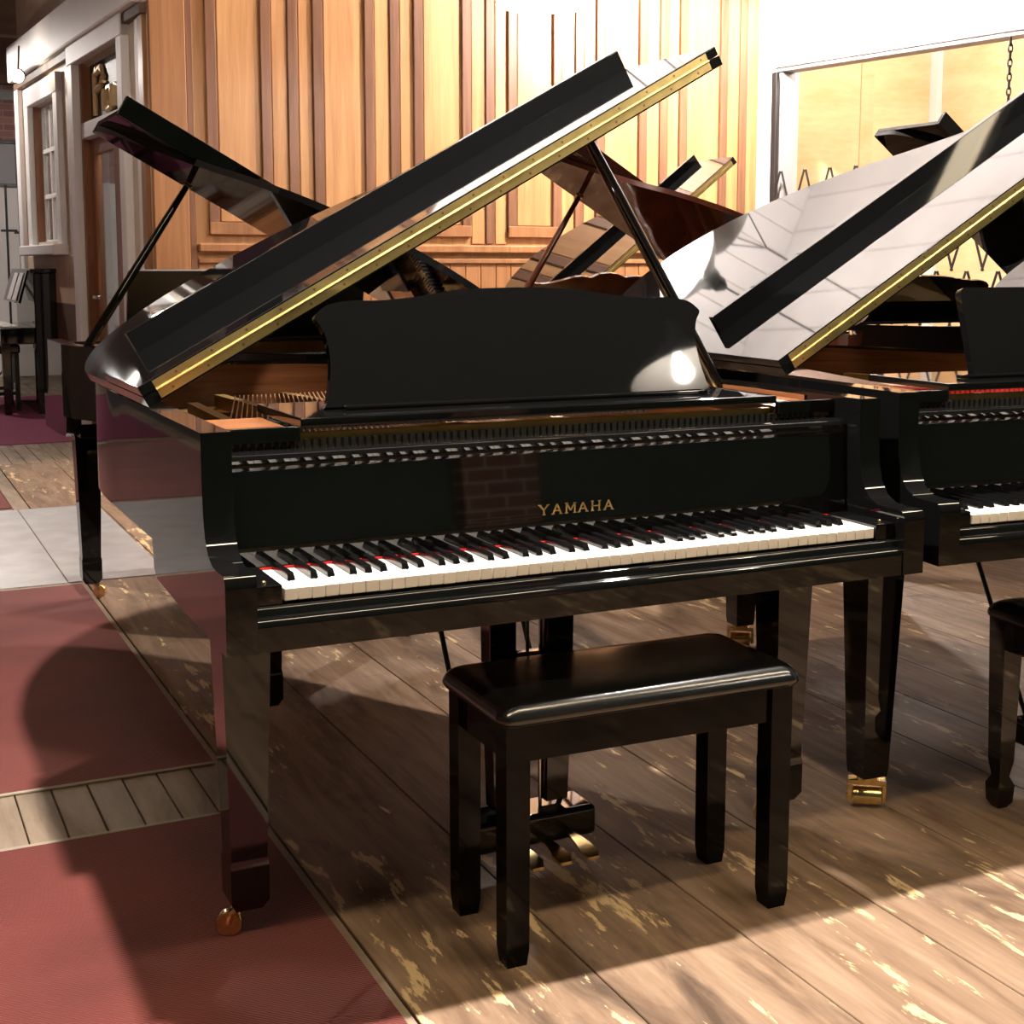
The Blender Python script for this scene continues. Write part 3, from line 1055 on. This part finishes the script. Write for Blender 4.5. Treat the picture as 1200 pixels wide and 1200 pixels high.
# transom sign: black ground with gold script-like strokes
sg = thing('transom_sign', 'black sign with gold script lettering in the transom over the door', 'sign', (PA.x, PA.y, 0), PANG)
zs0, zs1 = ztr + 0.041, ztop_d - 0.01
pbox('sign_board', dB + 0.051, dA - 0.051, zs0, zs1, -0.09, -0.07, 'sign_black', sg)
bm = NB()
S0, S1 = dB + 0.10, dA - 0.10
H = zs1 - zs0
def sgp(a, b_):   # a from far (0) to near (1), b up
    return (S1 + (S0 - S1) * a, -0.066, zs0 + H * b_)
for st in ([(.12, .10), (.12, .80), (.20, .88)], [(.12, .80), (.30, .86), (.36, .70), (.28, .56), (.14, .52)], [(.36, .12), (.36, .48)],
           [(.46, .46), (.56, .48), (.54, .14), (.46, .12), (.43, .28), (.46, .46)], [(.56, .48), (.60, .12)],
           [(.66, .12), (.66, .48), (.76, .46), (.78, .12)], [(.84, .30), (.88, .46), (.94, .42), (.94, .18), (.88, .12), (.84, .30)]):
    path_tube(bm, [sgp(*q) for q in st], 0.030, 6)
tube(bm, sgp(.36, .58), sgp(.36, .62), 0.035, None, 8)
finish('lettering', bm, 'sign_gold', sg)

# ------------------------------------------------------------------ setting: far end of the aisle
FY = 14.6
bm = NB(); box(bm, -4.5, 2.5, FY, FY + 0.2, 2.22, CEIL)
struct(finish('wall_far', bm, 'brick_far', None))
bm = NB(); box(bm, -4.5, 2.5, FY - 0.02, FY + 0.2, 0, 2.22)
struct(finish('wall_far_lower', bm, 'white_paint'))
z_b = at_y(15, 113, FY).z
bm = NB(); box(bm, -4.5, 2.5, FY - 0.06, FY - 0.001, z_b - 0.05, z_b + 0.06)
struct(finish('trim_1', bm, 'grey_paint'))
bm = NB(); box(bm, -4.5, 2.5, FY - 0.10, FY - 0.001, at_y(15, 100, FY).z, CEIL)
struct(finish('trim_2', bm, 'brown_beam'))
bm = NB(); box(bm, -4.5, 0.6, 11.8, 12.0, at_y(15, 45, 12).z, CEIL, 0.01)
struct(finish('trim_3', bm, 'brown_beam'))
# picture
pc = at_y(2, 192, FY)
pf = thing('framed_picture', 'dark framed picture hanging on the far brick wall', 'picture', (pc.x - 0.12, FY - 0.03, pc.z))
bm = NB()
for a in ((-0.3, -0.26, -0.26, 0.26), (0.26, 0.3, -0.26, 0.26)):
    box(bm, a[0], a[1], -0.02, 0.02, a[2], a[3], 0.004)
box(bm, -0.3, 0.3, -0.02, 0.02, 0.22, 0.26, 0.004); box(bm, -0.3, 0.3, -0.02, 0.02, -0.26, -0.22, 0.004)
finish('frame', bm, 'black_satin', pf)
bm = NB(); box(bm, -0.27, 0.27, -0.005, 0.012, -0.23, 0.23)
finish('print', bm, 'grey_paint', pf)
# small spot lamp on the fascia end
sp_ = at_y(22, 88, 10.2)
sl = thing('spot_lamp', 'small bright spot lamp at the end of the white fascia', 'lamp', sp_)
bm = NB(); lathe(bm, [(0.0, -0.02), (0.05, -0.02), (0.055, 0.02), (0.03, 0.10), (0.0, 0.10)], 18)
finish('housing', bm, 'black_iron', sl, (0, 0, 0), (radians(115), 0, 0))
bm = NB(); bmesh.ops.create_uvsphere(bm, u_segments=16, v_segments=10, radius=0.052)
finish('bulb', bm, 'spot_glow', sl, (-0.02, -0.085, -0.02))
bm = NB(); tube(bm, (0, 0.05, 0.02), (0.02, 0.09, 0.25), 0.008)
finish('bracket', bm, 'black_iron', sl)
lt = bpy.data.lights.new('spot_lamp_light', 'POINT'); lt.energy = 7; lt.color = WARM; lt.shadow_soft_size = 0.05
lo_ = bpy.data.objects.new('spot_lamp_light', lt); C.objects.link(lo_); lo_.parent = sl; lo_.location = (-0.05, -0.12, -0.02)

# ------------------------------------------------------------------ setting: white wall with opening on the right
RA = Vector((WX1 + 0.02, WALL_Y, 0))
RD = Vector((0.178, -0.984, 0)).normalized()
RN = Vector((RD.y, -RD.x, 0))
RN = RN if RN.dot(CAM - RA) > 0 else -RN
RANG = math.atan2(RD.y, RD.x)


def rp(u, v):
    return at_plane(u, v, RA, RN)


def rs(u):
    return (rp(u, 312) - RA).dot(RD)


side = 1 if Vector((-sin(RANG), cos(RANG), 0)).dot(RN) > 0 else -1


def rbox(name, s0, s1, z0, z1, p0, p1, mat, parent=None, bev=0.0):
    bm = NB()
    a, b_ = sorted((p0 * side, p1 * side))
    box(bm, s0, s1, a, b_, z0, z1, bev, 1)
    return finish(name, bm, mat, parent, (RA.x, RA.y, 0) if parent is None else None, (0, 0, RANG) if parent is None else None)


o0, o1 = rs(905), rs(1240)
zh = rp(905, 81).z
bm = NB()
for (s0, s1, z0, z1) in ((0, o0, 0, CEIL), (o0, o1, zh, CEIL), (o1, 10.0, 0, CEIL)):
    a, b_ = sorted((0, -0.16 * side)); box(bm, s0, s1, a, b_, z0, z1)
rw = struct(finish('wall_right', bm, 'white_paint', None, (RA.x, RA.y, 0), (0, 0, RANG)))
rbox('header_trim', o0 - 0.12, o1, zh, zh + 0.16, 0.0, 0.03, 'white_paint', rw, 0.006)
rbox('header_edge', o0, o1, zh - 0.03, zh - 0.0005, -0.14, 0.01, 'grey_paint', rw, 0.003)
rbox('jamb_trim', o0 - 0.12, o0 - 0.001, 0, zh - 0.001, 0.0, 0.03, 'white_paint', rw, 0.006)
rbox('jamb_post', o0, o0 + 0.06, 0, zh - 0.031, -0.15, -0.01, 'grey_paint', rw, 0.004)
# back room
BX = at_y(1092, 200, 7.6).x
bm = NB(); box(bm, RA.x + 0.2, BX + 0.15, 7.6, 7.75, 0, CEIL)
bw_ = struct(finish('wall_backroom', bm, 'ply_yellow'))
for u in (925, 1013):
    xx = at_y(u, 200, 7.6).x
    bm = NB(); box(bm, xx - 0.07, xx + 0.07, 7.585, 7.5995, 0, CEIL, 0.003)
    finish('cover_strip', bm, 'white_paint' if u < 950 else 'ply_yellow', bw_)
bm = NB(); box(bm, BX, BX + 0.15, 0.0, 7.6, 0, CEIL)
struct(finish('wall_backroom_side', bm, 'ply_yellow'))
bm = NB(); box(bm, BX - 0.06, BX - 0.001, 7.50, 7.599, 0, CEIL, 0.004)
struct(finish('trim_4', bm, 'white_paint'))

# folding scissor gate across the opening
gt = thing('scissor_gate', 'black folding scissor gate drawn across the wide opening', 'gate', (RA.x, RA.y, 0), RANG)
GZ = rp(946, 199).z
stp = (rs(975) - rs(918)) / 2.0
bar = None
hh = stp * 1.55
s = rs(918)
sl_ = math.atan2(hh, stp / 2)
bm = NB(); ln = math.hypot(hh, stp / 2)
box(bm, -0.009, 0.009, -0.003, 0.003, -ln, 0, 0.001, 1)
o = finish('gate_bar', bm, 'black_iron'); GB_ = o.data; bpy.data.objects.remove(o)
k_ = 0
while s < o1 - 0.1:
    for lev in range(4):
        zt_ = GZ - lev * hh
        for d in (-1, 1):
            inst('gate_bar', GB_, gt, (s, (0.052 + 0.008 * d) * side, zt_), (0, d * (pi / 2 - sl_), 0))
    s += stp
rbox('gate_post', rs(909) - 0.02, rs(909) + 0.03, 0, zh - 0.04, 0.035, 0.07, 'black_iron', gt, 0.003)
# chain hanging from the header
cp = rp(1184, 40)
ch = thing('hanging_chain', 'dark steel chain hanging under the opening header', 'chain', (rp(1184, 60).x, rp(1184, 60).y, zh - 0.03))
bm = NB()
n = 16
pts_ = []
for i in range(n):
    a = 2 * pi * i / n
    pts_.append((0.013 * cos(a), 0, 0.030 * sin(a)))
pts_.append(pts_[0])
path_tube(bm, pts_, 0.0055, 6)
o = finish('chain_link', bm, 'black_iron'); CLM = o.data; bpy.data.objects.remove(o)
for i in range(16):
    inst('chain_link', CLM, ch, (0, 0, -0.03 - 0.046 * i), (0, 0, 0.5 + (pi / 2 if i % 2 else 0)))

# ------------------------------------------------------------------ setting: behind the camera, ceiling, left side
bm = NB(); box(bm, -4.6, 9.5, -5.2, -5.0, 0, CEIL)
struct(finish('wall_front', bm, 'dark_green'))
bm = NB(); box(bm, 1.93, 2.42, -5.0, -4.85, 0, 2.3)
struct(finish('wall_front_pier', bm, 'brick_pier'))
bm = NB(); box(bm, -4.6, -4.4, -5.0, 15.2, 0, CEIL)
struct(finish('wall_left_far', bm, 'brown_beam'))
bm = NB(); box(bm, 9.3, 9.5, -5.0, 15.2, 0, CEIL)
struct(finish('wall_right_far', bm, 'white_paint'))
bm = NB(); box(bm, -4.6, 9.5, -5.2, 15.2, CEIL, CEIL + 0.1)
ceil_ = struct(finish('ceiling', bm, 'white_paint'))
x = -4.5
while x < 9.4:
    bm = NB(); box(bm, x + 0.006, x + 0.294, 2.4, 15.0, CEIL - 0.018, CEIL + 0.001)
    finish('ceiling_board', bm, 'white_paint', ceil_)
    bm = NB(); box(bm, x + 0.006, x + 0.294, -5.0, 2.39, CEIL - 0.018, CEIL + 0.001)
    finish('ceiling_board', bm, 'dark_ceiling', ceil_)
    x += 0.30
# added bowl uplighters, unseen, that brighten the ceiling and upper wall
for (px, py, pz), pw, lab in ADDED_UPLIGHTS:
    T = thing('added_uplighter', lab, 'lamp', (px, py, pz))
    bm = NB()
    prof = [(0.02, -0.14), (0.12, -0.125), (0.20, -0.07), (0.23, 0.0), (0.222, 0.0), (0.193, -0.065), (0.115, -0.115), (0.02, -0.13)]
    loft(bm, [[(r * cos(2 * pi * i / 30), r * sin(2 * pi * i / 30), z) for i in range(30)] for r, z in prof], cap=True)
    finish('bowl', bm, 'enamel_white', T)
    bm = NB()
    for i in range(3):
        a = 2 * pi * i / 3
        tube(bm, (0.22 * cos(a), 0.22 * sin(a), 0.0), (0, 0, 0.35), 0.005, None, 6)
    tube(bm, (0, 0, 0.35), (0, 0, CEIL - 0.018 - pz), 0.006, None, 6)
    finish('hanger', bm, 'black_satin', T)
    bm = NB(); bmesh.ops.create_uvsphere(bm, u_segments=16, v_segments=10, radius=0.05)
    finish('bulb', bm, 'bulb_glow', T, (0, 0, -0.05))
    lt = bpy.data.lights.new('added_uplight', 'POINT'); lt.energy = pw; lt.color = NEUT; lt.shadow_soft_size = 0.05
    lo_ = bpy.data.objects.new('added_uplight', lt); C.objects.link(lo_); lo_.parent = T; lo_.location = (0, 0, 0.02)


# ------------------------------------------------------------------ pendant lamps
for (px, py, pz), pw, pc_, lab in PENDANTS:
    T = thing('pendant_lamp', lab, 'lamp', (px, py, pz), 0)
    bm = NB()
    prof = [(0.045, 0.16), (0.060, 0.15), (0.075, 0.10), (0.13, 0.055), (0.20, 0.005), (0.245, -0.045), (0.258, -0.055),
            (0.250, -0.050), (0.197, 0.0), (0.126, 0.048), (0.068, 0.092), (0.045, 0.10)]
    rings = [[(r * cos(2 * pi * i / 36), r * sin(2 * pi * i / 36), z) for i in range(36)] for r, z in prof[5:]]
    loft(bm, rings, cap=False)
    finish('shade_inside', bm, 'enamel_white', T)
    bm = NB()
    rings = [[(r * cos(2 * pi * i / 36), r * sin(2 * pi * i / 36), z + 0.002) for i in range(36)] for r, z in prof[:6]]
    loft(bm, rings, cap=False)
    finish('shade', bm, 'enamel_dark', T)
    bm = NB(); lathe(bm, [(0.0, 0.24), (0.02, 0.24), (0.045, 0.20), (0.046, 0.10), (0.02, 0.07), (0.0, 0.07)], 20)
    finish('socket', bm, 'enamel_dark', T)
    bm = NB(); lathe(bm, [(0.0, 0.068), (0.018, 0.066), (0.02, 0.045), (0.036, 0.02), (0.040, -0.005), (0.030, -0.028), (0.0, -0.038)], 20)
    finish('bulb', bm, 'bulb_glow', T)
    bm = NB(); tube(bm, (0, 0, 0.235), (0, 0, CEIL - 0.018 - pz), 0.006, None, 8)
    finish('cord', bm, 'black_satin', T)
    lt = bpy.data.lights.new('pendant_light', 'SPOT' if pz in (3.05, 3.10) else 'POINT')
    if lt.type == 'SPOT':
        lt.spot_size = radians(112); lt.spot_blend = 0.35
    lt.energy = pw
    lt.color = pc_
    lt.shadow_soft_size = 0.045
    lo_ = bpy.data.objects.new('pendant_light', lt); C.objects.link(lo_)
    lo_.parent = T
    lo_.location = (0, 0, -0.048)
# fluorescent strip lights hung behind the viewer
for i, xx in enumerate((-1.3, 0.5, 2.3)):
    T = thing('strip_light', ['long diffuser strip light nearest the red rugs', 'long diffuser strip light in the middle of its row', 'long diffuser strip light nearest the brick pier'][i] + ', hung on rods', 'lamp', (xx, -1.25, 3.0))
    bm = NB(); box(bm, -0.72, 0.72, -0.085, 0.085, 0.03, 0.08, 0.006)
    finish('housing', bm, 'enamel_white', T)
    bm = NB(); box(bm, -0.675, 0.675, -0.075, 0.075, 0.0, 0.028, 0.008)
    finish('diffuser', bm, 'tube_glow', T)
    for sx in (-1, 1):
        bm = NB(); box(bm, sx * 0.69 - 0.012, sx * 0.69 + 0.012, -0.08, 0.08, -0.005, 0.031, 0.002)
        finish('end_cap', bm, 'enamel_white', T)
        bm = NB(); tube(bm, (sx * 0.5, 0, 0.079), (sx * 0.5, 0, CEIL - 0.018 - 3.0), 0.005, None, 6)
        finish('rod', bm, 'steel', T)
# light in the room behind the opening
T = thing('ceiling_globe', 'round glass ceiling globe in the room behind the opening', 'lamp', (6.3, 5.9, 3.4))
bm = NB(); bmesh.ops.create_uvsphere(bm, u_segments=20, v_segments=12, radius=0.14)
finish('globe', bm, 'bulb_glow', T)
bm = NB(); tube(bm, (0, 0, 0.13), (0, 0, CEIL - 0.018 - 3.4), 0.02)
finish('stem', bm, 'steel', T)
lt = bpy.data.lights.new('globe_light', 'POINT'); lt.energy = 95; lt.color = NEUT; lt.shadow_soft_size = 0.15
lo_ = bpy.data.objects.new('globe_light', lt); C.objects.link(lo_); lo_.parent = T; lo_.location = (0, 0, -0.32)

# ------------------------------------------------------------------ pianos
make_piano('black lacquered grand piano with gold YAMAHA lettering and scalloped music desk', 0, 0, 0, 0.5073, text='YAMAHA')
make_piano('black grand piano with plain rounded music desk and wide double brass casters', 1.472, -0.050, radians(-4), 0.559, L=1.95, lift=0.009,
           ylid=0.5505, desk='rect', caster='double', leg_x=0.635, tail_leg=(-0.20, 1.59), rail_felt='red_felt', prop_top=(1.2, 0.62))
make_piano('black grand piano seen from its tail beside the red rug and metal sheets', 0.16, 3.47, pi, 0.515, L=1.65, desk='widerect', desk_mat='black_satin', keys=False, fine=False,
           tail_leg=(-0.25, 1.30))
make_piano('reddish mahogany grand piano with raised lid before the cedar wall', 2.0, 3.95, pi, 0.54, fin='mahogany', L=1.7, desk='double', keys=False, fine=False,
           tail_leg=(-0.25, 1.35))
make_piano('black grand piano against the cedar wall behind the mahogany piano', 3.37, 4.62, 0, 0.66, keys=False, inner=False, fine=False)
make_piano('black grand piano seen from its tail before the wide gated opening', 3.76, 3.75, pi, 0.64, desk='scallop', keys=False, inner=False, fine=False)
make_piano('black grand piano with pale mirrored lid beyond the piano with rounded music desk', 3.05, 0.0, radians(-4), 0.55, keys=False, inner=False, fine=False)

# ------------------------------------------------------------------ bench before the lettered piano
def bench(label, X, Y, rz, W_, D_, style):
    """origin at the centre of the front feet line"""
    T = thing('piano_bench', label, 'bench', (X, Y, 0), rz)
    hw = W_ / 2
    t = 0.022
    for sx in (-1, 1):
        for yy in (t, D_ - t):
            bm = NB()
            cx = sx * (hw - t)
            if style == 'square':
                loft(bm, [rect_ring(cx, yy, 0.019, 0.019, 0.0), rect_ring(cx, yy, 0.0225, 0.0225, 0.03), rect_ring(cx, yy, 0.0235, 0.0235, 0.452)])
                bevel_sharp(bm, 0.003, 2, 50)
            else:
                loft(bm, [rect_ring(cx, yy, 0.012, 0.012, 0.0), rect_ring(cx, yy, 0.021, 0.021, 0.015), rect_ring(cx, yy, 0.023, 0.023, 0.055), rect_ring(cx, yy, 0.014, 0.014, 0.075),
                          rect_ring(cx, yy, 0.020, 0.020, 0.11), rect_ring(cx, yy, 0.027, 0.027, 0.452)])
                bevel_sharp(bm, 0.003, 2, 50)
            finish('leg', bm, 'black_lacquer' if style != 'square' else 'black_satin2', T)
    mt = 'black_lacquer' if style != 'square' else 'black_satin2'
    bm = NB()
    box(bm, -hw + 0.01, hw - 0.01, 0.008, 0.026, 0.378, 0.452, 0.002)
    box(bm, -hw + 0.01, hw - 0.01, D_ - 0.026, D_ - 0.008, 0.378, 0.452, 0.002)
    box(bm, -hw + 0.008, -hw + 0.026, 0.02, D_ - 0.02, 0.378, 0.452, 0.002)
    box(bm, hw - 0.026, hw - 0.008, 0.02, D_ - 0.02, 0.378, 0.452, 0.002)
    finish('apron', bm, mt, T)
    # padded seat
    bm = NB()
    ov = 0.018
    rings = []
    for z, ins, in ((0.4525, 0.006), (0.457, 0.001), (0.461, 0.0), (0.466, 0.0005), (0.471, 0.002), (0.476, 0.0046), (0.4805, 0.008), (0.4845, 0.0122), (0.488, 0.0175), (0.491, 0.024), (0.493, 0.032), (0.4945, 0.044), (0.4952, 0.065), (0.4955, 0.10)):
        hx, y0, y1 = hw + ov - ins, -ov + ins, D_ + ov - ins
        r = max(0.006, 0.030 - ins * 0.25)
        ring = []
        for (cx, cy, a0) in ((hx - r, y0 + r, -pi / 2), (hx - r, y1 - r, 0), (-hx + r, y1 - r, pi / 2), (-hx + r, y0 + r, pi)):
            for q in range(5):
                a = a0 + q * pi / 8
                ring.append((cx + r * cos(a), cy + r * sin(a), z))
        rings.append(ring)
    loft(bm, rings)
    finish('padded_seat', bm, 'black_leather', T, smooth=50)
    bm = NB()
    ring0 = rings[0]
    path_tube(bm, [(p[0], p[1], 0.4545) for p in ring0] + [(ring0[0][0], ring0[0][1], 0.4545)], 0.0028, 6)
    finish('piping', bm, 'black_leather', T)
    return T


simple('black_satin2', (0.0025, 0.0023, 0.0021), 0.07, spec=0.16)
bench('black piano bench with padded leather seat before the lettered piano', 0.0769, -0.0419, -0.0166, 0.606, 0.266, 'square')
p2 = Vector((1.472, -0.050, 0)); c_, s_ = cos(radians(-4)), sin(radians(-4))
lx, ly_ = -0.07, -0.10
bench('black piano bench with turned feet before the piano with rounded music desk', p2.x + c_ * lx - s_ * ly_, p2.y + s_ * lx + c_ * ly_, radians(-4), 0.60, 0.30, 'turned')

# ------------------------------------------------------------------ console piano, stool and stands far left
up = at_z(60, 477)
T = thing('console_piano', 'black console piano with sheet music standing at the far end of the aisle', 'piano', (up.x + 0.12, up.y, 0), 0)
bm = NB(); box(bm, -0.30, 0.20, -0.62, 0.75, 0.0, 1.20, 0.01)
finish('body', bm, 'black_lacquer', T)
bm = NB(); box(bm, -0.33, 0.22, -0.65, 0.78, 1.201, 1.235, 0.008)
finish('lid', bm, 'black_lacquer', T)
bm = NB(); box(bm, -0.58, -0.30, -0.62, 0.75, 0.60, 0.74, 0.012)
finish('key_shelf', bm, 'black_lacquer', T)
for yy in (-0.58, 0.70):
    bm = NB(); loft(bm, [rect_ring(-0.54, yy, 0.028, 0.028, 0.0), rect_ring(-0.54, yy, 0.036, 0.036, 0.60)])
    finish('leg', bm, 'black_lacquer', T)
bm = NB(); box(bm, -0.555, -0.43, -0.56, 0.69, 0.741, 0.752)
finish('keyboard', bm, 'ivory', T)
bm = NB(); prism(bm, [(-0.42, 0.95), (-0.34, 1.22), (-0.325, 1.22), (-0.40, 0.94)], -0.55, 0.68, 'xz')
finish('music_desk', bm, 'black_lacquer', T)
for yy in (-0.40, 0.0):
    bm = NB(); prism(bm, [(-0.428, 0.965), (-0.352, 1.20), (-0.350, 1.20), (-0.424, 0.962)], yy, yy + 0.30, 'xz')
    tag(finish('sheet_music', bm, 'white_paint', None, T.location), 'open white sheet music on the console piano desk, ' + ('nearer the red rug' if yy < -.2 else 'nearer the far wall'), 'sheet music')
st = at_z(12, 478)
T = thing('piano_stool', 'black stool with padded top beside the console piano', 'stool', (st.x - 0.12, st.y, 0), 0)
for a in (-0.16, 0.16):
    for c in (-0.3, 0.3):
        bm = NB(); box(bm, a - 0.02, a + 0.02, c - 0.02, c + 0.02, 0, 0.50, 0.003)
        finish('leg', bm, 'black_satin', T)
bm = NB(); box(bm, -0.19, 0.19, -0.34, 0.34, 0.501, 0.58, 0.02, 3)
finish('seat', bm, 'black_leather', T)
bm = NB()
box(bm, -0.16, 0.16, -0.31, -0.29, 0.14, 0.17); box(bm, -0.16, 0.16, 0.29, 0.31, 0.14, 0.17)
finish('stretcher', bm, 'black_satin', T)
for u, lab in ((8, 'thin black microphone stand before the far white wall'), (23, 'thin black music stand pole before the far white wall, nearer the partition')):
    yy_ = 13.0 if u < 10 else 13.9
    q = at_y(u, 260, yy_)
    T = thing('microphone_stand', lab, 'stand', (q.x, q.y, 0))
    bm = NB(); tube(bm, (0, 0, 0.05), (0.0, 0, at_y(u, 216, yy_).z), 0.012); finish('pole', bm, 'black_iron', T)
    bm = NB()
    for i in range(3):
        a = 2 * pi * i / 3 + 0.4
        tube(bm, (0, 0, 0.32), (0.26 * cos(a), 0.26 * sin(a), 0.008), 0.009)
    finish('tripod_base', bm, 'black_iron', T)
    bm = NB(); tube(bm, (-0.06, 0, 1.62), (0.10, 0, 1.62), 0.012); finish('clamp', bm, 'black_iron', T)
